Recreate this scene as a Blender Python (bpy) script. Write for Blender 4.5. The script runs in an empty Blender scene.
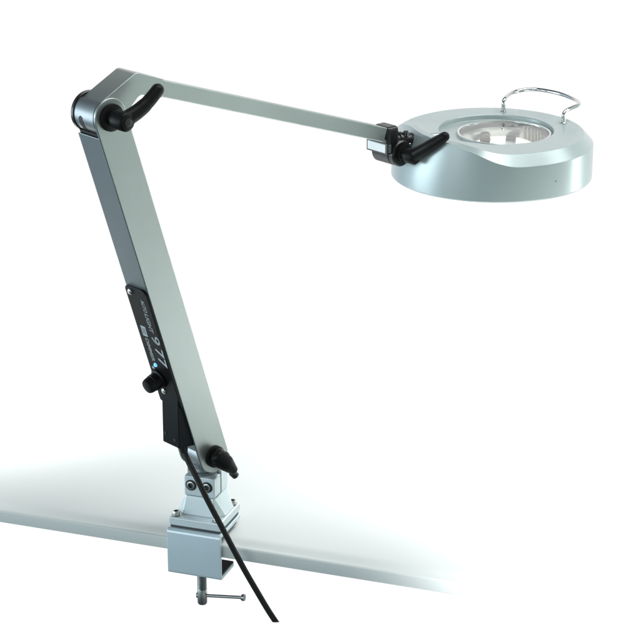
import bpy, bmesh, math, random
from mathutils import Vector as V, Matrix
from math import sin, cos, pi, radians, atan2, hypot, sqrt
K = 0.001                                     # everything below is in millimetres
sc = bpy.context.scene
COL = sc.collection

# ------------------------------------------------------------------ frames measured from the photograph
yaw = 0.3378
CAM = V((739.197, -1675.713, 882.352)); FW = V((-0.31124672, 0.88615209, -0.34330737)).normalized()
RR = V((cos(yaw), sin(yaw), 0)); UP = RR.cross(FW)
FH = V((-sin(yaw), cos(yaw), 0))
Z = V((0, 0, 1))
al = 1.0771
U = V((cos(al), sin(al), 0)); N = V((sin(al), -cos(al), 0))
P0 = V((25.09, 27.19, 77.4)); lam = 0.2995; L = 360.58
A = -U*sin(lam) + Z*cos(lam); Wd = U*cos(lam) + Z*sin(lam)
P1 = P0 + A*L
TN, TW = 16.0, 16.6
be = 0.3246
B = U*cos(be) - Z*sin(be); M_ = U*sin(be) + Z*cos(be)
HC = V((220.44, 316.37, 287.46)); HR = 99.83
BASE = V((27, 22, 0))

# ------------------------------------------------------------------ materials
def mat(name, col, metallic=0.0, rough=0.4, coat=0.0, bump=0.0, bscale=600, var=0.0, vscale=40, spec=0.5, trans=0.0, ior=1.5, emit=None, estr=0.0, rvar=0.0):
    m = bpy.data.materials.new(name); m.use_nodes = True
    nt = m.node_tree; b = nt.nodes['Principled BSDF']
    b.inputs['Base Color'].default_value = (*col, 1)
    b.inputs['Metallic'].default_value = metallic; b.inputs['Roughness'].default_value = rough
    b.inputs['Coat Weight'].default_value = coat; b.inputs['Coat Roughness'].default_value = 0.12
    b.inputs['Specular IOR Level'].default_value = spec
    b.inputs['Transmission Weight'].default_value = trans; b.inputs['IOR'].default_value = ior
    if emit: b.inputs['Emission Color'].default_value = (*emit, 1); b.inputs['Emission Strength'].default_value = estr
    tc = nt.nodes.new('ShaderNodeTexCoord')
    if bump:
        n = nt.nodes.new('ShaderNodeTexNoise'); n.inputs['Scale'].default_value = bscale; n.inputs['Detail'].default_value = 3
        bp = nt.nodes.new('ShaderNodeBump'); bp.inputs['Strength'].default_value = bump; bp.inputs['Distance'].default_value = 0.0004
        nt.links.new(tc.outputs['Object'], n.inputs['Vector']); nt.links.new(n.outputs['Fac'], bp.inputs['Height']); nt.links.new(bp.outputs['Normal'], b.inputs['Normal'])
    if var or rvar:
        n2 = nt.nodes.new('ShaderNodeTexNoise'); n2.inputs['Scale'].default_value = vscale; n2.inputs['Detail'].default_value = 5
        nt.links.new(tc.outputs['Object'], n2.inputs['Vector'])
        if var:
            mx = nt.nodes.new('ShaderNodeMix'); mx.data_type = 'RGBA'
            mx.inputs[6].default_value = (*[c*(1-var) for c in col], 1); mx.inputs[7].default_value = (*[min(1, c*(1+var)) for c in col], 1)
            nt.links.new(n2.outputs['Fac'], mx.inputs[0]); nt.links.new(mx.outputs[2], b.inputs['Base Color'])
        if rvar:
            mr = nt.nodes.new('ShaderNodeMapRange'); mr.inputs[3].default_value = rough*(1-rvar); mr.inputs[4].default_value = rough*(1+rvar)
            nt.links.new(n2.outputs['Fac'], mr.inputs[0]); nt.links.new(mr.outputs[0], b.inputs['Roughness'])
    return m
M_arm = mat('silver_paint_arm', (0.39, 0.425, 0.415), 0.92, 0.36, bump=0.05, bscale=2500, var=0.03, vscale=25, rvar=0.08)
M_arm_shaded = mat('arm_paint_shaded', (0.215, 0.247, 0.258), 0.92, 0.40, bump=0.05, bscale=2200, rvar=0.08)  # darker copy of the arm paint; shade of the left face put into the colour
M_barrel = mat('satin_aluminium', (0.23, 0.25, 0.26), 0.85, 0.40, bump=0.03, bscale=1800, rvar=0.1)
M_base = mat('cast_silver_paint', (0.66, 0.74, 0.765), 0.3, 0.36, bump=0.10, bscale=1500, var=0.03, rvar=0.1)
M_clamp = mat('painted_steel', (0.60, 0.71, 0.76), 0.4, 0.36, bump=0.05, bscale=1800, var=0.03, vscale=30, rvar=0.1)
M_head = mat('gloss_grey_green_paint', (0.405, 0.465, 0.462), 0.32, 0.31, coat=0.0, bump=0.02, bscale=900, var=0.015, rvar=0.15)
M_black = mat('black_plastic', (0.006, 0.006, 0.006), 0.0, 0.42, spec=0.15, bump=0.12, bscale=1800, rvar=0.15)
M_blackbox = mat('black_textured_plastic', (0.004, 0.006, 0.007), 0.0, 0.5, spec=0.1, bump=0.2, bscale=2200, rvar=0.15)
M_blackmetal = mat('black_anodised_metal', (0.010, 0.009, 0.009), 0.1, 0.30, rvar=0.2)
M_cable = mat('black_rubber_cable', (0.009, 0.009, 0.008), 0.0, 0.42, spec=0.25, bump=0.05, bscale=900)
M_chrome = mat('chrome', (0.66, 0.66, 0.65), 1.0, 0.07, rvar=0.2)
M_steel = mat('turned_steel', (0.30, 0.31, 0.31), 1.0, 0.26, bump=0.1, bscale=900, rvar=0.2)
M_screw = mat('screw_steel', (0.45, 0.45, 0.43), 1.0, 0.25, rvar=0.2)
M_rib = mat('grey_rib', (0.42, 0.40, 0.36), 0.2, 0.4)
M_dark = mat('dark_recess_shade', (0.02, 0.02, 0.02), 0.0, 0.6)  # near-black that stands for the shade in recesses and gaps
M_pad_shade = mat('dark_pad_and_gap_shade', (0.05, 0.055, 0.06), 0.0, 0.7)  # clamp pad colour, also the painted shade in the gap below the base
M_white = mat('plain_white', (0.82, 0.83, 0.82), 0.0, 0.35, rvar=0.1)
M_cream = mat('cream_reflector', (0.60, 0.61, 0.59), 0.6, 0.20, var=0.05, vscale=60)
M_tube = mat('frosted_tube', (0.85, 0.85, 0.82), 0.0, 0.25, emit=(1.0, 0.97, 0.90), estr=0.75)
M_brown = mat('brown_socket', (0.10, 0.095, 0.08), 0.0, 0.5)
M_glass = mat('lens_glass', (0.97, 0.99, 0.98), 0.0, 0.0, trans=1.0, ior=1.25)
M_led = mat('blue_indicator', (0.1, 0.45, 0.8), 0.0, 0.3, emit=(0.18, 0.50, 0.85), estr=1.1)
M_print = mat('grey_print', (0.30, 0.33, 0.34), 0.0, 0.5)
M_printd = mat('dim_grey_print', (0.13, 0.15, 0.155), 0.0, 0.5)
M_printw = mat('white_print', (0.38, 0.43, 0.46), 0.0, 0.5)
M_table = mat('pale_laminate', (0.575, 0.60, 0.588), 0.0, 0.42, bump=0.015, bscale=500, var=0.01, vscale=12, rvar=0.1)

# ------------------------------------------------------------------ mesh helpers (all in mm, world space)
def finish(name, bm, m, parent=None, bevel=0.0, seg=3, angle=32):
    bmesh.ops.recalc_face_normals(bm, faces=bm.faces)
    me = bpy.data.meshes.new(name)
    off = BASE if parent else V((0, 0, 0))
    for v in bm.verts: v.co = (v.co - off)*K
    bm.to_mesh(me); bm.free()
    me.materials.append(m)
    for p in me.polygons: p.use_smooth = True
    me.set_sharp_from_angle(angle=radians(angle))
    o = bpy.data.objects.new(name, me); COL.objects.link(o)
    if parent:
        o.parent = parent
    if bevel:
        md = o.modifiers.new('bevel', 'BEVEL'); md.width = bevel*K; md.segments = seg; md.limit_method = 'ANGLE'; md.angle_limit = radians(35); md.harden_normals = True
    return o
def hexa(bm, c):                     # eight corners: 4 bottom, 4 top
    vs = [bm.verts.new(p) for p in c]
    for f in ((0,1,2,3), (7,6,5,4), (0,4,5,1), (1,5,6,2), (2,6,7,3), (3,7,4,0)): bm.faces.new([vs[i] for i in f])
def box(bm, o, x, y, z, X=V((1,0,0)), Y=V((0,1,0)), ZZ=V((0,0,1))):      # ranges along three axes
    c = []
    for zz in z:
        for xx, yy in ((x[0], y[0]), (x[1], y[0]), (x[1], y[1]), (x[0], y[1])): c.append(o + X*xx + Y*yy + ZZ*zz)
    hexa(bm, c)
def prism(bm, pts, o, X, Y, D, d0, d1):       # polygon in X,Y extruded along D
    a = [bm.verts.new(o + X*p[0] + Y*p[1] + D*d0) for p in pts]
    b = [bm.verts.new(o + X*p[0] + Y*p[1] + D*d1) for p in pts]
    bm.faces.new(a); bm.faces.new(b[::-1]); n = len(pts)
    for i in range(n): bm.faces.new((a[i], a[(i+1) % n], b[(i+1) % n], b[i]))
def frame_of(d):
    d = d.normalized(); t = Z if abs(d.z) < 0.9 else V((1, 0, 0))
    x = d.cross(t).normalized(); return x, d.cross(x).normalized(), d
def lathe(bm, o, d, prof, n=48, closed=False):        # prof: (dist along d, radius)
    x, y, d = frame_of(d); rings = []
    for h, r in prof:
        if r <= 1e-6: rings.append([bm.verts.new(o + d*h)])
        else: rings.append([bm.verts.new(o + d*h + x*(r*cos(2*pi*i/n)) + y*(r*sin(2*pi*i/n))) for i in range(n)])
    pairs = list(zip(rings, rings[1:])) + ([(rings[-1], rings[0])] if closed else [])
    for a, b in pairs:
        for i in range(n):
            j = (i+1) % n
            if len(a) == 1 and len(b) == 1: continue
            if len(a) == 1: bm.faces.new((a[0], b[i], b[j]))
            elif len(b) == 1: bm.faces.new((a[i], a[j], b[0]))
            else: bm.faces.new((a[i], a[j], b[j], b[i]))
def cyl(bm, o, d, h0, h1, r, n=48): lathe(bm, o, d, [(h0, 0), (h0, r), (h1, r), (h1, 0)], n)
def crom(pts, n=10):
    out = []; P = [pts[0]*2 - pts[1]] + pts + [pts[-1]*2 - pts[-2]]
    for i in range(1, len(P)-2):
        for k in range(n):
            t = k/n; a, b, c, d = P[i-1], P[i], P[i+1], P[i+2]
            out.append(0.5*((2*b) + (c-a)*t + (2*a-5*b+4*c-d)*t*t + (-a+3*b-3*c+d)*t**3))
    out.append(pts[-1]); return out
def tube(bm, path, rad, n=16, flat=1.0, ref=None):     # rad: number or list
    m = len(path); R = rad if isinstance(rad, list) else [rad]*m; rings = []; px = None
    for i in range(m):
        d = (path[min(i+1, m-1)] - path[max(i-1, 0)]).normalized()
        if px is None:
            r0 = ref or (Z if abs(d.z) < 0.9 else V((1, 0, 0))); px = (r0 - d*r0.dot(d)).normalized()
        else: px = (px - d*px.dot(d)).normalized()
        y = d.cross(px)
        rings.append([bm.verts.new(path[i] + px*(R[i]*cos(2*pi*k/n)*flat) + y*(R[i]*sin(2*pi*k/n))) for k in range(n)])
    for a, b in zip(rings, rings[1:]):
        for k in range(n): bm.faces.new((a[k], a[(k+1) % n], b[(k+1) % n], b[k]))
    bm.faces.new(rings[0][::-1]); bm.faces.new(rings[-1])
def arc(cx, cy, r, a0, a1, n=12): return [(cx + r*cos(radians(a0 + (a1-a0)*i/n)), cy + r*sin(radians(a0 + (a1-a0)*i/n))) for i in range(n+1)]
def fillet(poly, rads, n=8):         # round the corners of a polygon
    out = []; m = len(poly)
    for i in range(m):
        p = V((*poly[i], 0)); r = rads[i]
        if r <= 0: out.append(poly[i]); continue
        a = (V((*poly[i-1], 0)) - p).normalized(); b = (V((*poly[(i+1) % m], 0)) - p).normalized()
        th = a.angle(b); t = r/math.tan(th/2); c = p + (a+b).normalized()*(r/sin(th/2))
        s, e = p + a*t - c, p + b*t - c; ang = s.angle(e); ax = s.cross(e).normalized()
        for k in range(n+1): q = c + Matrix.Rotation(ang*k/n, 3, ax) @ s; out.append((q.x, q.y))
    return out
def unproject(x, y, Q, nn):          # the point of the plane (Q, nn) seen at a place of the 640 px photograph, used for measuring only
    d = FW*2136.8 + RR*(x-320) + UP*(320-y); return CAM + d*((Q-CAM).dot(nn)/d.dot(nn))

# ------------------------------------------------------------------ table
bm = bmesh.new()
TT = 15.15
prof = [(-1.6, -TT), (-2.0, -TT+1.0), (-2.0, -4.4), (-1.8, -3.4), (-1.2, -2.75), (-0.4, -2.5), (1.6, -2.45), (4, -2.1), (9, -1.0), (12, -0.42), (16, -0.08), (20, 0.0), (60, 0), (300, 0), (445, 0), (445, -TT)]
xs = [-600, -400, -200, -100, 100, 200, 450, 760]
rows = [[bm.verts.new(V((x, y, z))) for y, z in prof] for x in xs]
for a, b in zip(rows, rows[1:]):
    for i in range(len(prof)):
        j = (i+1) % len(prof); bm.faces.new((a[i], a[j], b[j], b[i]))
bm.faces.new(rows[0]); bm.faces.new(rows[-1][::-1])
tb = finish('work_table', bm, M_table, angle=50)
tb['label'] = 'pale grey laminate table top whose front edge the lamp is clamped to'; tb['category'] = 'table'

# ------------------------------------------------------------------ the lamp: one thing
root = bpy.data.objects.new('magnifier_lamp', None); COL.objects.link(root); root.location = BASE*K
root.empty_display_size = 0.05
root['label'] = 'silver articulated magnifying lamp with a round head, clamped to the table edge'; root['category'] = 'desk lamp'
def sub(o, p):
    o.parent = p; o.location = (0, 0, 0); return o
def part(name, bm, m, parent=None, **k):
    o = finish(name, bm, m, parent or root, **k); return o

# clamp bracket: bent sheet, a C round the table edge
bm = bmesh.new()
poly = [(44, 9), (-4, 9), (-4, -37.9), (27.6, -37.9), (27.6, -34.4), (-0.5-0.0, -34.4)]
outer = fillet([(46, 8.6), (-6.2, 8.6), (-6.2, -37.9), (27.6, -37.9), (27.6, -34.4), (-2.7, -34.4), (-2.7, 4.8), (46, 4.8)], [0, 4.5, 3.2, 0, 0, 1.2, 1.5, 0])
prism(bm, outer, V((0, 0, 0)), V((0, 1, 0)), Z, V((1, 0, 0)), 0, 54)
clamp = part('clamp_bracket', bm, M_clamp, bevel=0.5)
bm = bmesh.new(); box(bm, V((0, 0, 0)), (3, 51), (2, 44), (0.4, 4.75)); part('clamp_pad', bm, M_pad_shade, clamp, bevel=0.5)
bm = bmesh.new(); box(bm, V((0, 0, 0)), (0.3, 53.7), (-2.0, 27.3), (-34.35, -32.6)); part('jaw_shade', bm, M_dark, clamp, bevel=0.3)  # dark sheet added on the jaw to paint in the table's shadow
# clamp screw + tommy bar
sx, sy = 25, 17
bm = bmesh.new()
prof = [(-12.0-5, 0), (-17, 8), (-20, 8), (-20.5, 4)]
z = -22
while z > -62: prof += [(z, 4.0), (z-0.75, 4.55)]; z -= 1.5
prof += [(-62, 4.7), (-76, 4.7), (-77.5, 4.0), (-77.5, 0)]
lathe(bm, V((sx, sy, 0)), Z, prof, 32)
screw = part('clamp_screw', bm, M_steel, clamp, bevel=0)
a = unproject(197, 595, V((sx, sy, 0)), V((0, 1, 0))); b = unproject(244.5, 597.6, V((sx, sy, 0)), V((0, 1, 0)))
bm = bmesh.new(); d = (b-a); ln = d.length
lathe(bm, a, d, [(0, 0), (0, 2.6), (2.2, 2.6), (3.0, 1.55), (ln-4.5, 1.55), (ln-2.2, 3.3), (ln, 3.3), (ln, 0)], 24)
part('tommy_bar', bm, M_steel, clamp)

# base plate and cast body
bm = bmesh.new(); box(bm, V((0, 0, 0)), (1, 53), (-3, 48.1), (11.2, 19.25))
plate = part('base_plate', bm, M_base, bevel=1.1)
bm = bmesh.new(); box(bm, V((0, 0, 0)), (2.2, 51.8), (-1.6, 46.5), (8.7, 11.15)); part('base_gap_shade', bm, M_pad_shade, plate)  # dark strip painting in the shadow between clamp and base plate
def bolt(name, p, d, r, parent, m=M_screw, h=4.5, wash=True):
    bm = bmesh.new(); hs = r*0.52; n = 48; x, y, dd = frame_of(d)
    lathe(bm, p, d, [(0, 0), (0, r), (h*0.82, r), (h, r*0.86), (h, r*0.6)], n)
    o = part(name, bm, m, parent)
    bm = bmesh.new(); lathe(bm, p, d, [(h*0.2, 0), (h*0.2, r*0.6), (h-0.02, r*0.6)], 6); part('hex_socket', bm, M_dark, parent, angle=20)
    if wash: bm = bmesh.new(); lathe(bm, p, d, [(-0.1, 0), (-0.1, r*1.35), (0.5, r*1.35), (0.5, 0)], 32); part('washer', bm, m, parent)
    return o
for bx, by in ((6.3, 2.6), (47.6, 2.6), (47.6, 42.3), (6.3, 42.3)): bolt('bolt', V((bx, by, 19.3)), Z, 3.5, plate)
bm = bmesh.new()
def octo(x0, x1, y0, y1, c, z, cy=None):
    cy = cy or c
    return [V(p) for p in ((x0+c, y0, z), (x1-c, y0, z), (x1, y0+cy, z), (x1, y1-cy, z), (x1-c, y1, z), (x0+c, y1, z), (x0, y1-cy, z), (x0, y0+cy, z))]
levels = [octo(2.5, 51.5, 7.0, 46, 8.0, 19.2, 9), octo(3.5, 50.5, 7.2, 45.6, 7.5, 21, 8.5), octo(7.5, 47, 8.2, 44, 4.5, 28, 6), octo(11.8, 43.2, 9.5, 42.5, 1.4, 36.5, 2), octo(12.6, 42.6, 9.8, 42.2, 1.0, 38.0, 1.2)]
rings = [[bm.verts.new(p) for p in l] for l in levels]
for a_, b_ in zip(rings, rings[1:]):
    for i in range(8): bm.faces.new((a_[i], a_[(i+1) % 8], b_[(i+1) % 8], b_[i]))
bm.faces.new(rings[0][::-1]); bm.faces.new(rings[-1])
body = part('cast_body', bm, M_base, bevel=0.9, angle=25)
bm = bmesh.new(); box(bm, V((0, 0, 0)), (12.6, 43.4), (25.6, 42.4), (38.05, 61)); part('rear_block', bm, M_base, body, bevel=1.2)
bm = bmesh.new(); box(bm, V((0, 0, 0)), (13.2, 42.6), (14, 25.65), (38.1, 58)); part('slit', bm, M_dark, body)
bm = bmesh.new(); box(bm, V((0, 0, 0)), (12.6, 43.2), (8.6, 24.0), (38.9, 58.6)); blk = part('split_block', bm, M_base, bevel=1.0)
for bx in (19.5, 35.6):
    bm = bmesh.new(); lathe(bm, V((bx, 8.55, 49.5)), V((0, -1, 0)), [(0, 0), (0, 5.5), (0.12, 5.5), (0.12, 0)], 32); part('counterbore', bm, M_dark, blk)
    bolt('socket_screw', V((bx, 8.5, 49.5)), V((0, -1, 0)), 4.0, blk, M_screw, 1.4, False)
# post and lower knuckle
bm = bmesh.new()
lathe(bm, V((P0.x, P0.y-1, 0)), Z, [(56, 0), (56, 14.2), (57.6, 14.2), (58, 15), (61, 15), (61.6, 13.6), (63.8, 12.4), (66, 12.4), (66.6, 13.4), (68.5, 13.4), (70, 12), (78, 11), (78, 0)], 64)
part('post', bm, M_barrel, angle=28)
bm = bmesh.new(); lathe(bm, P0, N, [(-13.5, 0), (-13.5, 14.6), (-12.8, 15.4), (12.2, 15.4), (12.9, 14.6), (12.9, 0)], 72)
part('lower_knuckle', bm, M_barrel, angle=28)

# lower arm: front cheek, box section behind it, back cheek
pts = arc(0, 0, TW, 180, 360, 28) + [(TW, 15.0), (TW, L-12.5)] + arc(0, L, TW, 0, 180, 28) + [(-TW, L-12.5), (-TW, 15.0)]
bm = bmesh.new()
def AP(w_, a_, n_): return P0 + Wd*w_ + A*a_ + N*n_
fr = [bm.verts.new(AP(x, y, TN)) for x, y in pts]; bk = [bm.verts.new(AP(x, y, 13.2)) for x, y in pts]
m_ = len(pts); bm.faces.new(fr)
for i in range(m_): bm.faces.new((fr[i], fr[(i+1) % m_], bk[(i+1) % m_], bk[i]))
i1, i2, i3, i4 = 29, 30, m_-2, m_-1           # right low, right high, left high, left low
def V2(w_, a_): return [bm.verts.new(AP(w_, a_, 13.2)), bm.verts.new(AP(w_, a_, -TN))]
t1, t2, t3 = V2(10, L-17), V2(-10, L-17), V2(0, L-17.6)
rb1, rb2, lb2, lb1 = [bm.verts.new(AP(w_, a_, -TN)) for w_, a_ in ((TW, 15), (TW, L-12.5), (-TW, L-12.5), (-TW, 15))]
bm.faces.new([bk[k] for k in range(i2, i3+1)] + [t2[0], t3[0], t1[0]])
bm.faces.new([bk[i4]] + [bk[k] for k in range(0, i1+1)])
bm.faces.new((bk[i1], bk[i2], rb2, rb1)); bm.faces.new((bk[i3], bk[i4], lb1, lb2))
for p_, q_ in (((bk[i2], rb2), t1), (t1, t3), (t3, t2), (t2, (bk[i3], lb2))): bm.faces.new((p_[0], q_[0], q_[1], p_[1]))
bm.faces.new((bk[i1], bk[i4], lb1, rb1)); bm.faces.new((rb1, rb2, t1[1], t3[1], t2[1], lb2, lb1))
arm = part('lower_arm', bm, M_arm, bevel=0.9)
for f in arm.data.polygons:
    if f.normal.dot(Wd) < -0.9: f.material_index = 1  # left face takes the copy with its shade painted in
arm.data.materials.append(M_arm_shaded)
bm = bmesh.new(); prism(bm, pts, P0, Wd*0.985, A, N, -TN-0.4, -TN+1.5)
for v in bm.verts:
    pass
bmesh.ops.bisect_plane(bm, geom=bm.verts[:]+bm.edges[:]+bm.faces[:], plane_co=P0+A*15.2, plane_no=A, clear_outer=True)
part('back_cheek', bm, M_arm, arm, bevel=0.5)
bm = bmesh.new(); lathe(bm, P1, -N, [(13.6, 0), (13.6, 17.2), (14.2, 17.8), (17.0, 17.8), (18.4, 16.4), (19.0, 13), (19.0, 0)], 72)
part('end_cap', bm, M_blackmetal, arm, angle=28)

bm = bmesh.new(); box(bm, P0, (-14.2, 14.2), (L-32, L-11), (-15.6, 13.0), Wd, A, N); part('arm_gap_shade', bm, M_dark, arm)  # dark filler added so the gap below the barrel looks shadowed
# knuckle and elbow bracket of the upper arm
bm = bmesh.new()
R1 = 16.4
outline = [(-R1*cos(radians(45)), R1*sin(radians(45)))]
poly = arc(0, 0, R1, 132, 350, 40)
poly = [(x, y) for x, y in poly]
elbow = fillet([(-11.4, 11.9), (31.0, 33.4), (60.0, 22.9), (58.0, 6.6), (33.5, 13.6), (19, -4.0)], [0, 6.5, 0, 0, 7.0, 0], 8)[1:-1]
pts2 = [poly[0]] + poly[1:] + elbow[::-1]
prism(bm, pts2, P1, U, Z, N, -13.5, 13.0)
kn = part('elbow_bracket', bm, M_arm, bevel=0.7)
bm = bmesh.new()      # satin sleeve of the barrel
sl = arc(0, 0, R1+0.35, 122, 262, 40)
sleeve = sl + [(x*0.97, y*0.97) for x, y in sl[::-1]]
prism(bm, sleeve, P1, U, Z, N, -13.4, 12.9)
part('barrel_sleeve', bm, M_barrel, kn)
bm = bmesh.new()      # cable slot in the barrel
c0 = 208; hw = 2.6
def slot_pts():
    o = []
    for i in range(17): t = pi*i/16; o.append((hw*cos(t), 6.0 + hw*sin(t)))
    return [(-hw, -9)] + o[::-1][:] + [(hw, -9)]
sp = slot_pts(); va = []
grid = []
for iy in range(13):
    yy = -9 + (17.6*iy/12)
    h = hw if yy < 6 else sqrt(max(hw*hw - (yy-6)**2, 0))
    grid.append([(h*(-1 + 2*k/4), yy) for k in range(5)])
vg = []
for row in grid:
    r_ = []
    for x, y in row:
        ang = radians(c0) - y/R1
        r_.append(bm.verts.new(P1 + N*(-4.5 + x) + U*((R1+0.6)*cos(ang)) + Z*((R1+0.6)*sin(ang))))
    vg.append(r_)
for a_, b_ in zip(vg, vg[1:]):
    for k in range(4): bm.faces.new((a_[k], a_[k+1], b_[k+1], b_[k]))
g = bmesh.ops.extrude_face_region(bm, geom=bm.faces[:])
for e in g['geom']:
    if isinstance(e, bmesh.types.BMVert): e.co = P1 + N*(e.co-P1).dot(N) + ((e.co-P1) - N*(e.co-P1).dot(N))*0.93
bmesh.ops.remove_doubles(bm, verts=bm.verts, dist=0.01)
part('cable_slot', bm, M_dark, kn)

# upper arm bar
E0 = P1 + N*13 + B*335.3 + M_*39.7              # top front corner of the far end
S0 = P1 + N*13 + B*(335.3-283) + M_*39.7
bm = bmesh.new(); box(bm, E0, (-285, 0.5), (-21, -0.6), (-14.2, 0.0), B, N, M_)
part('upper_arm', bm, M_arm, bevel=0.9)

# clamping levers
def lever(name, c, direction, length, hub=8.0, hub_len=16, reach=22, wide=6.4, tip=4.6, collar=10, axis=N, flat=1.0, back=0, bend=0.0):
    bm = bmesh.new()
    lathe(bm, c, axis, [(0, 0), (0, collar), (2.4, collar), (3.2, collar-1.5), (3.4, hub*0.78), (reach-hub_len, hub*0.72), (reach-hub_len+1, hub), (reach-2.0, hub), (reach-0.6, hub*0.86), (reach, hub*0.6), (reach, 0)], 48)
    d = direction.normalized(); s = c + axis*(reach-hub_len*0.48) - d*back
    sag = axis.cross(d); path = [s + d*(length*t) + axis*(3.5*sin(pi*t*0.5)) + sag*(bend*sin(pi*t)) for t in [i/14 for i in range(15)]]
    rad = []
    for i in range(15):
        t = i/14
        r = hub*0.86*(1-t)**1.5 + wide*(1-(1-t)**1.5) if t < 0.6 else wide*1.0 + (tip-wide)*((t-0.6)/0.4)
        if i == 0: r = hub*0.8 if not back else hub*0.45
        if back and i == 1: r = hub*0.8
        rad.append(r)
    e = path[-1]; dd = (path[-1]-path[-2]).normalized()
    for k in range(1, 6): path.append(e + dd*(tip*sin(pi/2*k/5))); rad.append(max(tip*cos(pi/2*k/5), 0.5))
    tube(bm, path, rad, 24, flat)
    o = part(name, bm, M_black, angle=50)
    bm = bmesh.new(); lathe(bm, c + axis*reach, axis, [(-0.2, 0), (-0.2, hub*0.46), (0.6, hub*0.46), (0.9, hub*0.3), (0.9, 0)], 24); part('hub_screw', bm, M_blackmetal, o)
    return o
lv1 = lever('clamping_lever', P1 + N*16.0, U*38 + Z*24 + N*1, 41, hub=8.4, reach=24, hub_len=16, wide=5.9, tip=5.6, collar=12.0, bend=-2.6)
lv1['label'] = 'black lever pointing up to the right at the elbow'
lv2 = lever('clamping_lever', P0 + N*16.0, U*16 - Z*20 + N*5, 24, hub=8.6, reach=15, hub_len=12, wide=8.2, tip=5.0, collar=10.5, back=10)
bm = bmesh.new(); q = P0 + N*27.4 + U*11.7 - Z*16.3; d_ = (U*16 - Z*20 + N*5).normalized(); lathe(bm, q, d_, [(0, 0), (0, 3.6), (5.5, 3.6), (6.3, 2.8), (6.3, 0)], 24); part('tip_plug', bm, M_blackmetal, lv2)
lv2['label'] = 'short black lever pointing down to the right at the foot of the arm'

# head joint
bm = bmesh.new(); box(bm, E0, (-0.8, 15), (-21, 1.4), (-19.5, 0.2), U, N, Z)
fork = part('joint_block', bm, M_blackmetal, bevel=4.0, seg=5)
JC = E0 + U*18.5 - Z*28.5
bm = bmesh.new(); lathe(bm, JC, N, [(-29, 0), (-29, 11.8), (-27.6, 13), (-6, 13), (-5.4, 12.3), (-4.6, 12.3), (-4, 13), (0.6, 13), (2.0, 11.8), (2.0, 0)], 64)
jb = part('tilt_barrel', bm, M_blackmetal, angle=28)
TL_ = unproject(371.5, 141.5, JC - U*17, U); 
bm = bmesh.new(); box(bm, JC, (-19.5, -6), (-28.5, 0.8), (1.6, 13.0), U, N, Z); hb_ = part('stop_block', bm, M_blackmetal, jb, bevel=0.7)
bm = bmesh.new(); box(bm, JC, (-19.9, -12), (-26.6, -1.9), (3.2, 11.6), U, N, Z); ins = part('insert', bm, M_white, jb, bevel=0.3); ins['label'] = 'rectangular insert with a painted white reflection on the black head joint'  # white colour stands for a bright reflection in polished metal
bm = bmesh.new(); box(bm, JC, (-18.2, -14.6), (-20, 1.15), (3.4, 11.4), U, N, Z); part('insert_edge', bm, M_barrel, jb, bevel=0.2)
bm = bmesh.new(); lathe(bm, JC, N, [(1.9, 5.2), (1.9, 7.6), (4.2, 7.6), (4.6, 7.0), (4.6, 5.2)], 40, closed=True); part('steel_ring', bm, M_chrome, jb)
lv3 = lever('clamping_lever', JC + N*2.0, RR*31 + Z*28.5 - FH*20, 41, hub=7.4, reach=19, hub_len=12.5, wide=6.2, tip=4.8, collar=8.2)
lv3['label'] = 'black lever beside the round head'
# swivel between barrel and head
hcx = HC + Z*36
SW = JC - N*12
dirn = (V((HC.x, HC.y, 0)) - V((SW.x, SW.y, 0))).normalized()
SP = SW + Z*8.5
bm = bmesh.new(); lathe(bm, SP - dirn*2, dirn, [(0, 0), (0, 8.5), (1, 9.8), (5, 9.8), (6, 8.8), (7, 8.8), (8, 9.8), (11, 9.8), (12.4, 8.4), (22, 7.6), (26, 6.0), (26, 0)], 48)
swv = part('swivel', bm, M_blackmetal, angle=28)
bm = bmesh.new(); lathe(bm, SP, dirn, [(12, 0), (12, 4.6), (52, 4.6), (52, 0)], 32); part('swivel_shaft', bm, M_head, swv)
bm = bmesh.new(); q = SP + dirn*14 + Z*7 - FH*4; lathe(bm, q, (Z - FH*0.3), [(0, 0), (0, 3.4), (3.6, 3.4), (4.6, 2.4), (5, 0)], 28); part('steel_nut', bm, M_chrome, swv)

bm = bmesh.new(); lathe(bm, SP - FH*6.5 + dirn*9 - Z*3, dirn, [(0, 0), (0, 3.2), (9, 3.2), (9.6, 2.6), (9.6, 0)], 24); part('steel_pin', bm, M_steel, swv)
# ------------------------------------------------------------------ round head (local axes RR, FH, Z)
def H(x, y, z): return HC + RR*x + FH*y + Z*z
KEYS = [(0, 99.8, 34.5, 90.2, 44.9, 89, 45), (138, 99.8, 34.5, 90.2, 44.9, 89, 45), (160, 98.6, 39, 90.5, 45.6, 85, 45), (178, 90, 51, 85, 53.5, 76, 46.4),
        (195, 85, 56, 79, 56.7, 70, 46), (210, 88, 56, 82, 56.7, 69, 45.5), (225, 93, 56, 86.5, 56.6, 69, 45.2), (240, 97, 55, 90, 55.8, 71, 45), (250, 98.7, 52, 90.6, 53.6, 75, 45),
        (258, 99.5, 46.8, 90.6, 50.4, 80, 45), (266, 99.8, 40.2, 90.4, 47, 86, 45), (277, 99.8, 34.8, 90.2, 44.9, 89, 45), (360, 99.8, 34.5, 90.2, 44.9, 89, 45)]
def key(dg):
    for a_, b_ in zip(KEYS, KEYS[1:]):
        if a_[0] <= dg <= b_[0]:
            t = (dg-a_[0])/(b_[0]-a_[0]); return [x + (y-x)*t for x, y in zip(a_[1:], b_[1:])]
def keys(dg):                         # the same, smoothed along the rim
    acc = [0]*6; ws = 0
    for k in range(-6, 7):
        g_ = math.exp(-(k/3.0)**2); ws += g_
        for q_, v_ in enumerate(key((dg + k*1.6) % 360)): acc[q_] += g_*v_
    return [v_/ws for v_ in acc]
NS = 240
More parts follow.
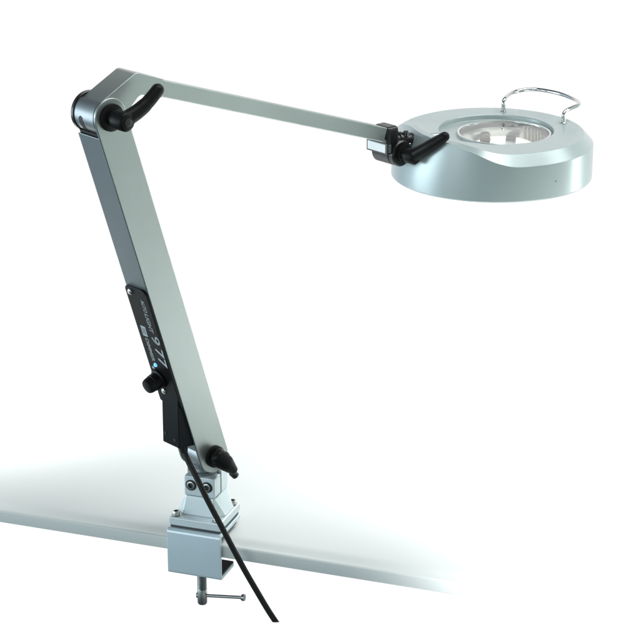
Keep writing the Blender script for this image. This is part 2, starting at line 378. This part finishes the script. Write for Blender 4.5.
CXR, CYR, RREC = 12, 4, 57
bm = bmesh.new(); cols = []
ZT = 45; ZW = 34.5
for i in range(NS):
    th = 2*pi*i/NS; dg = degrees = th*180/pi
    r1, z1, r2, z2, r3, z3 = keys(dg)
    prof = [(HR-1.2, 0.0), (HR, 1.2)]
    for s_ in (0.15, 0.3, 0.45, 0.6, 0.75, 0.9):
        prof.append((HR + (r1-HR)*s_**2, 1.2 + (z1-1.2)*s_))
    prof.append((r1, z1)); prof.append((r2, z2))
    for s_ in (0.25, 0.5, 0.75): prof.append((r2 + (r3-r2)*s_, z2 + (z3-z2)*(1-(1-s_)**1.6)))
    prof.append((r3, z3))
    col = [bm.verts.new(H(r*cos(th), r*sin(th), z)) for r, z in prof]
    # recess rim and well
    for r, z in ((RREC+0.8, ZT), (RREC, ZT-0.6), (RREC-0.8, 39.8), (46.5, 39.0), (45.0, 38.0), (50, 26), (66, 22), (72, 14), (74, 3), (HR-4, 2), (HR-2.6, 0)):
        if r > 60: col.append(bm.verts.new(H(CXR*max(0, (74-r)/24)*0 + r*cos(th), r*sin(th), z)))
        elif r > 50: col.append(bm.verts.new(H(4 + r*cos(th), 5 + r*sin(th), z)))
        else: col.append(bm.verts.new(H(CXR + r*cos(th), CYR + r*sin(th), z)))
    cols.append(col)
for i in range(NS):
    a_, b_ = cols[i], cols[(i+1) % NS]; m = len(a_)
    for k in range(m): bm.faces.new((a_[k], b_[k], b_[(k+1) % m], a_[(k+1) % m]))
bmesh.ops.recalc_face_normals(bm, faces=bm.faces)
head = part('lamp_head', bm, M_head, angle=24, bevel=0.6)
head.data.materials.append(M_cream)
# lens ring, lens, reflector, circular tube
RC = H(CXR, CYR, 0)
bm = bmesh.new(); lathe(bm, RC, Z, [(38.8, 44.4), (38.8, 47.2), (41.2, 47.2), (42.2, 46.4), (42.4, 45.4), (42.0, 44.6), (40.8, 44.2)], 120, closed=True)
part('lens_ring', bm, mat('pale_ring', (0.7, 0.72, 0.7), 0.7, 0.2), head, angle=40)
bm = bmesh.new(); pr = []
for i in range(13): r = 44.1*i/12; pr.append((41.2 + 0.8*(1-(r/44.1)**2), r))
for i in range(12, -1, -1): r = 44.1*i/12; pr.append((39.4, r))
lathe(bm, RC, Z, pr, 96); part('lens', bm, M_glass, head, angle=40)
bm = bmesh.new(); lathe(bm, RC, Z, [(38.0, 44.6), (30, 45.0), (12, 45.4), (7.4, 45.6), (7.4, 47.0), (12, 46.8), (30, 46.4), (38.0, 45.4)], 96, closed=True)
part('reflector', bm, M_cream, head, angle=35)
bm = bmesh.new(); tube(bm, [RC + Z*21 + RR*(37*cos(t)) + FH*(37*sin(t)) for t in [radians(250 + 330*i/60) for i in range(61)]], 6.5, 20)
part('circular_tube', bm, M_tube, head)
for t in (118, 232, 75):
    t = radians(t); c = RC + Z*21 + RR*(37*cos(t)) + FH*(37*sin(t)); d = -RR*sin(t) + FH*cos(t)
    bm = bmesh.new(); lathe(bm, c - d*6, d, [(0, 0), (0, 7.6), (10, 7.6), (10, 0)], 20); part('tube_clip', bm, M_brown if t > 4 else M_steel, head)
bm = bmesh.new()
pr = [(1.0, 47), (6, 45), (7, 46), (6, 47), (1.0, 49)]
lathe(bm, RC, Z, pr, 96, closed=True); part('inner_collar', bm, M_white, head)
bm = bmesh.new(); lathe(bm, RC - RR*16 + FH*30, Z, [(8, 0), (8, 5), (31, 5), (32, 4), (32, 0)], 24); part('starter', bm, M_brown, head)

for k, t in enumerate(range(28, 64, 6)):
    t = radians(t); bm = bmesh.new(); box(bm, RC + (RR*cos(t) + FH*sin(t))*43.6, (-1.0, 1.2), (-0.7, 0.7), (9, 36), RR*cos(t) + FH*sin(t), -RR*sin(t) + FH*cos(t), Z); part('cooling_rib', bm, M_rib, head)
nrm_ = (RR*55 - FH*83).normalized(); bm = bmesh.new(); lathe(bm, HC + nrm_*HR + Z*17, nrm_, [(-0.2, 0), (-0.2, 0.9), (0.12, 0.7), (0.15, 0)], 12); part('paint_chip', bm, M_pad_shade, head)
bm = bmesh.new(); lathe(bm, RC, Z, [(33.5, 43.6), (33.5, 44.5), (37.8, 44.5), (37.8, 43.4)], 96, closed=True); part('shade_ring', bm, mat('dark_ring', (0.06, 0.065, 0.065), 0.3, 0.4), head)
# wire handle
zh = 58.2
loop = [H(16.5, 72, 44), H(16.5, 72, 50), H(16.5, 72, 55), H(18, 76, 58), H(22, 88, zh), H(29, 102, zh), H(40, 111, zh+.3), H(52, 113, zh+.3), H(64, 107, zh+.3), H(77, 94, zh+.3), H(87, 76, zh), H(91.5, 60, zh), H(89.5, 49, zh), H(82, 38, zh), H(76, 30, 57.4), H(73, 26.5, 54.5), H(73, 26.5, 50), H(73, 26.5, 44)]
bm = bmesh.new(); tube(bm, crom(loop, 8), 2.0, 16); part('wire_handle', bm, M_chrome, head, angle=60)
for x, y in ((16.5, 72), (73, 26.5)):
    bm = bmesh.new(); lathe(bm, H(x, y, 45), Z, [(-1, 0), (-1, 3.4), (1.2, 3.4), (1.8, 2.6), (1.8, 0)], 24); part('handle_foot', bm, M_chrome, head)

# ------------------------------------------------------------------ control panel, knob, box, cable
Q = P0 - Wd*TW
def PA(n, a, h=0): return Q + N*n + A*a - Wd*h
X_, Y_, D_ = -A, N, -Wd
bm = bmesh.new()
pp = fillet([(-15.6, 66), (15.4, 66), (15.4, 194.5), (-15.6, 193.5)], [2, 2, 7, 5])
prism(bm, pp, Q, N, A, -Wd, -0.5, 2.2)
panel = part('control_panel', bm, M_black, bevel=0.5)
def pscrew(n, a):
    bm = bmesh.new(); lathe(bm, PA(n, a, 2.1), -Wd, [(0, 0), (0, 3.0), (1.0, 2.8), (1.7, 1.8), (1.9, 0)], 24); part('panel_screw', bm, M_chrome, panel)
pscrew(-8.5, 188); pscrew(-4, 80)
bm = bmesh.new(); lathe(bm, PA(-4.2, 109.5, 2.0), -Wd, [(0, 0), (0, 2.1), (0.8, 2.1), (1.7, 1.5), (2.1, 0)], 24); part('indicator_light', bm, M_led, panel)
bm = bmesh.new(); kp = []
lathe(bm, PA(-5, 94, 2.2), -Wd, [(0, 0), (0, 9.6), (2.2, 9.6), (3.2, 8.2), (9, 7.9), (9.4, 7.4), (14.5, 7.1), (15.9, 6.3), (16.3, 5), (16.3, 0)], 40)
part('dimmer_knob', bm, M_black, panel, angle=28)
bm = bmesh.new(); x, y, d = frame_of(-Wd)
for i in range(18):
    t = 2*pi*i/18; tube(bm, [PA(-5, 94, 11.8) + (x*cos(t)+y*sin(t))*7.0, PA(-5, 94, 15.6) + (x*cos(t)+y*sin(t))*6.7], 0.7, 6)
part('knob_grip', bm, M_black, panel)
def lettering(txt, n, a, size, m, shear=0.0, sx_=1.0):
    cu = bpy.data.curves.new('lettering', 'FONT'); cu.body = txt; cu.size = size*K; cu.extrude = 0.05*K; cu.offset = 0.12*K; cu.shear = shear
    cu.align_x = 'LEFT'; cu.align_y = 'BOTTOM'
    to = bpy.data.objects.new('tmp', cu); COL.objects.link(to)
    dg = bpy.context.evaluated_depsgraph_get(); dg.update()
    me = bpy.data.meshes.new_from_object(to.evaluated_get(dg)); bpy.data.objects.remove(to); bpy.data.curves.remove(cu)
    o0 = PA(n, a, 2.32) - BASE
    mtx = Matrix(((X_.x*sx_, Y_.x, D_.x, o0.x*K), (X_.y*sx_, Y_.y, D_.y, o0.y*K), (X_.z*sx_, Y_.z, D_.z, o0.z*K), (0, 0, 0, 1)))
    me.transform(mtx); me.materials.clear(); me.materials.append(m)
    o = bpy.data.objects.new('lettering', me); COL.objects.link(o); o.parent = panel; return o
lettering('AUTO', 2.6, 183, 7.2, M_print, 0.1, 0.66)
lettering('LIGHT', 2.2, 168.5, 7.6, M_print, 0.1, 0.95)
lettering('9', 0.2, 145.5, 15.5, M_print, 0.0, 1.35)
lettering('77', 0.2, 132, 15.5, M_printw, 0.0, 1.35)
lettering('DIMMER', -9.0, 138.5, 6.6, M_print, 0.0, 1.05)
bm = bmesh.new(); box(bm, PA(0, 0, 0), (-9.5, -2.6), (140.5, 151.5), (2.15, 2.34), N, A, -Wd)
part('logo_patch', bm, M_printw, panel)
bm = bmesh.new()
for s in (0, 1): box(bm, PA(0, 0, 0), (-8.3+s*2.7, -6.6+s*2.7), (142.5, 149.5), (2.30, 2.38), N, A, -Wd)
part('logo_mark', bm, M_printd, panel)
for k in range(2):
    bm = bmesh.new(); box(bm, PA(0, 0, 0), (-11.5, -8.3), (103.5-k*4.6, 106-k*4.6), (2.15, 2.34), N, A, -Wd); part('scale_mark', bm, M_printw, panel)

# wedge-shaped power box: outer face nearly vertical
nb0, nb1 = -9.5, 14.2
pb = unproject(179, 449, P0 + N*nb1, N); ab, hb1 = (pb-Q).dot(A), -(pb-Q).dot(Wd)
pt_ = unproject(178.3, 400, P0 + N*nb1, N); at_, ht = (pt_-Q).dot(A), -(pt_-Q).dot(Wd)
pi_ = unproject(195, 445, P0 + N*nb1, N); ai = (pi_-Q).dot(A)
print('box', ab, hb1, at_, ht, ai)
ht = max(ht, 1.5)
bm = bmesh.new()
pts3 = fillet([(-1, at_+2), (ht, at_+2), (hb1, ab), (-1, min(ai, at_-30))], [0, 1.5, 1.2, 0], 4)
prism(bm, pts3, Q, -Wd, A, N, nb0, nb1)
pbx = part('power_box', bm, M_blackbox, bevel=0.7)
dz = (pb - pt_).normalized()
for fr, nn in ((0.80, -5), (0.86, 8.5)):
    c = Q + N*nn + A*(at_+2 + (ab-at_-2)*fr) - Wd*(ht + (hb1-ht)*fr)
    nrm = dz.cross(N).normalized(); nrm = nrm if nrm.dot(-Wd) > 0 else -nrm
    bm = bmesh.new(); lathe(bm, c, nrm, [(-0.2, 0), (-0.2, 1.7), (0.5, 1.5), (0.6, 0)], 20); part('box_screw', bm, M_blackmetal, pbx)
# cable
fy = V((0, 1, 0))
cst = Q + A*(ab+ai)/2*1.0 - Wd*(hb1*0.5) + N*2
pth = [unproject(181.5, 440, V((0, cst.y, 0)), fy), unproject(184, 451, V((0, cst.y-1, 0)), fy), unproject(189, 463, V((0, cst.y-4, 0)), fy)]
for x, y, Y in ((196, 476.5, -9), (205, 495, -12), (213, 510.5, -13), (221.5, 526.5, -14), (232, 546.5, -14), (244, 569, -14), (257, 591.5, -14), (268, 610, -14), (277.2, 624, -14)): pth.append(unproject(x, y, V((0, Y, 0)), fy))
bm = bmesh.new(); tube(bm, crom(pth, 8), 2.75, 16)
bmesh.ops.bisect_plane(bm, geom=bm.verts[:]+bm.edges[:]+bm.faces[:], plane_co=unproject(276, 622, V((0, -14, 0)), fy), plane_no=UP*-1, clear_outer=True)
bmesh.ops.holes_fill(bm, edges=[e for e in bm.edges if e.is_boundary])
part('power_cable', bm, M_cable, angle=60)
bm = bmesh.new(); dcb = (pth[1]-pth[0]).normalized(); lathe(bm, pth[0], dcb, [(0, 0), (0, 4.2), (9, 4.0), (12, 3.2), (12, 0)], 24); part('cable_grommet', bm, M_cable, pbx)

# ------------------------------------------------------------------ studio surround and lamps
w = bpy.data.worlds.new('World'); sc.world = w; w.use_nodes = True; nt = w.node_tree; bg = nt.nodes['Background']
tc = nt.nodes.new('ShaderNodeTexCoord')
def dotn(vec):
    n = nt.nodes.new('ShaderNodeVectorMath'); n.operation = 'DOT_PRODUCT'; n.inputs[1].default_value = vec; nt.links.new(tc.outputs['Generated'], n.inputs[0]); return n.outputs['Value']
def ramp(src, stops):
    r = nt.nodes.new('ShaderNodeValToRGB'); r.color_ramp.interpolation = 'EASE'
    mr = nt.nodes.new('ShaderNodeMapRange'); mr.inputs[1].default_value = -1; mr.inputs[2].default_value = 1; nt.links.new(src, mr.inputs[0]); nt.links.new(mr.outputs[0], r.inputs[0])
    els = r.color_ramp.elements
    while len(els) < len(stops): els.new(0.5)
    for e, (p, c) in zip(els, stops): e.position = (p+1)/2; e.color = (*c, 1)
    return r.outputs['Color']
front = ramp(dotn(FH), [(-1, (0, 0, 0)), (0.60, (0, 0, 0)), (0.85, (1, 1, 1)), (1, (1, 1, 1))])      # white paper sweep ahead
room = ramp(dotn(RR), [(-1, (0.78, 1.0, 1.15)), (-0.6, (0.33, 0.42, 0.47)), (0.15, (0.33, 0.42, 0.40)), (0.6, (0.62, 0.74, 0.70)), (1, (0.72, 0.84, 0.80))])
vert = ramp(dotn((0, 0, 1)), [(-1, (0.25, 0.25, 0.25)), (-0.6, (0.35, 0.35, 0.35)), (-0.15, (1, 1, 1)), (0.35, (0.9, 0.9, 0.9)), (0.62, (0.12, 0.12, 0.12)), (1, (0.4, 0.4, 0.4))])
rm = nt.nodes.new('ShaderNodeMix'); rm.data_type = 'RGBA'; rm.blend_type = 'MULTIPLY'; rm.inputs[0].default_value = 1
nt.links.new(room, rm.inputs[6]); nt.links.new(vert, rm.inputs[7])
mx = nt.nodes.new('ShaderNodeMix'); mx.data_type = 'RGBA'; nt.links.new(front, mx.inputs[0]); nt.links.new(rm.outputs[2], mx.inputs[6]); mx.inputs[7].default_value = (1.03, 1.03, 1.03, 1)
nt.links.new(mx.outputs[2], bg.inputs['Color']); bg.inputs['Strength'].default_value = 1.0

def area(name, loc, aim, sx_, sy_, power, col):
    l = bpy.data.lights.new(name, 'AREA'); l.shape = 'RECTANGLE'; l.size = sx_; l.size_y = sy_; l.energy = power; l.color = col
    o = bpy.data.objects.new(name, l); COL.objects.link(o); o.location = loc
    o.rotation_euler = (V(aim)-V(loc)).to_track_quat('-Z', 'Y').to_euler(); return o
def spot(name, loc, aim, ang, power, col, blend=1.0, r=0.1):
    l = bpy.data.lights.new(name, 'SPOT'); l.spot_size = radians(ang); l.spot_blend = blend; l.energy = power; l.color = col; l.shadow_soft_size = r
    o = bpy.data.objects.new(name, l); COL.objects.link(o); o.location = loc
    o.rotation_euler = (V(aim)-V(loc)).to_track_quat('-Z', 'Y').to_euler(); return o
area('softbox', (-1.6, -0.45, 0.22), (0.1, 0.1, 0.25), 1.0, 0.8, 14, (0.80, 0.93, 1.0))
area('front_softbox', (-0.9, -1.7, 0.5), (0.1, 0.0, 0.2), 1.5, 1.0, 11, (0.90, 0.97, 1.0))
area('strip_light', (1.35, 1.05, 0.0), (0.25, 0.30, 0.30), 0.16, 0.9, 6, (0.95, 1.0, 1.0))
oh = area('overhead', (0, 0, 0), (0, 0, -1), 1.65, 0.42, 15, (0.95, 1.0, 1.0))
hp = HC*K; pc = hp + RR*0.38 - FH*0.05 + Z*1.0; lx = (RR*0.92 + FH*0.62 - Z*0.12).normalized(); lz = (pc - hp); lz = (lz - lx*lz.dot(lx)).normalized(); ly = lz.cross(lx)
oh.matrix_world = Matrix(((lx.x, ly.x, lz.x, pc.x), (lx.y, ly.y, lz.y, pc.y), (lx.z, ly.z, lz.z, pc.z), (0, 0, 0, 1)))
spot('table_fade_spot', (-0.66, 0.68, 0.95), (-0.40, 0.32, 0.0), 31, 165, (1, 1, 1), 0.9, 0.1)  # three added spots that overexpose the table top until it fades to white
spot('table_fade_spot', (0.10, 1.6, 0.7), (0.04, 0.45, 0.0), 20, 260, (1, 1, 1), 1.0, 0.1)
spot('table_fade_spot', (0.95, 0.45, 0.85), (0.46, 0.33, 0.0), 36, 105, (1, 1, 1), 0.9, 0.1)
spot('edge_fade_spot', (0.75, -0.9, 0.3), (0.67, 0.0, 0.0), 52, 280, (1, 1, 1), 0.95, 0.05)  # added spot that burns out the right end of the table edge

# ------------------------------------------------------------------ camera
cam = bpy.data.cameras.new('camera'); co = bpy.data.objects.new('camera', cam); COL.objects.link(co)
cam.sensor_width = 36; cam.lens = 2136.8/640*36; cam.clip_start = 0.05; cam.clip_end = 100
co.matrix_world = Matrix(((RR.x, UP.x, -FW.x, CAM.x*K), (RR.y, UP.y, -FW.y, CAM.y*K), (RR.z, UP.z, -FW.z, CAM.z*K), (0, 0, 0, 1)))
sc.camera = co
sc.view_settings.view_transform = 'Standard'; sc.view_settings.look = 'None'; sc.view_settings.exposure = 0; sc.view_settings.gamma = 1
sc.cycles.max_bounces = 12; sc.cycles.transmission_bounces = 8; sc.cycles.use_denoising = True
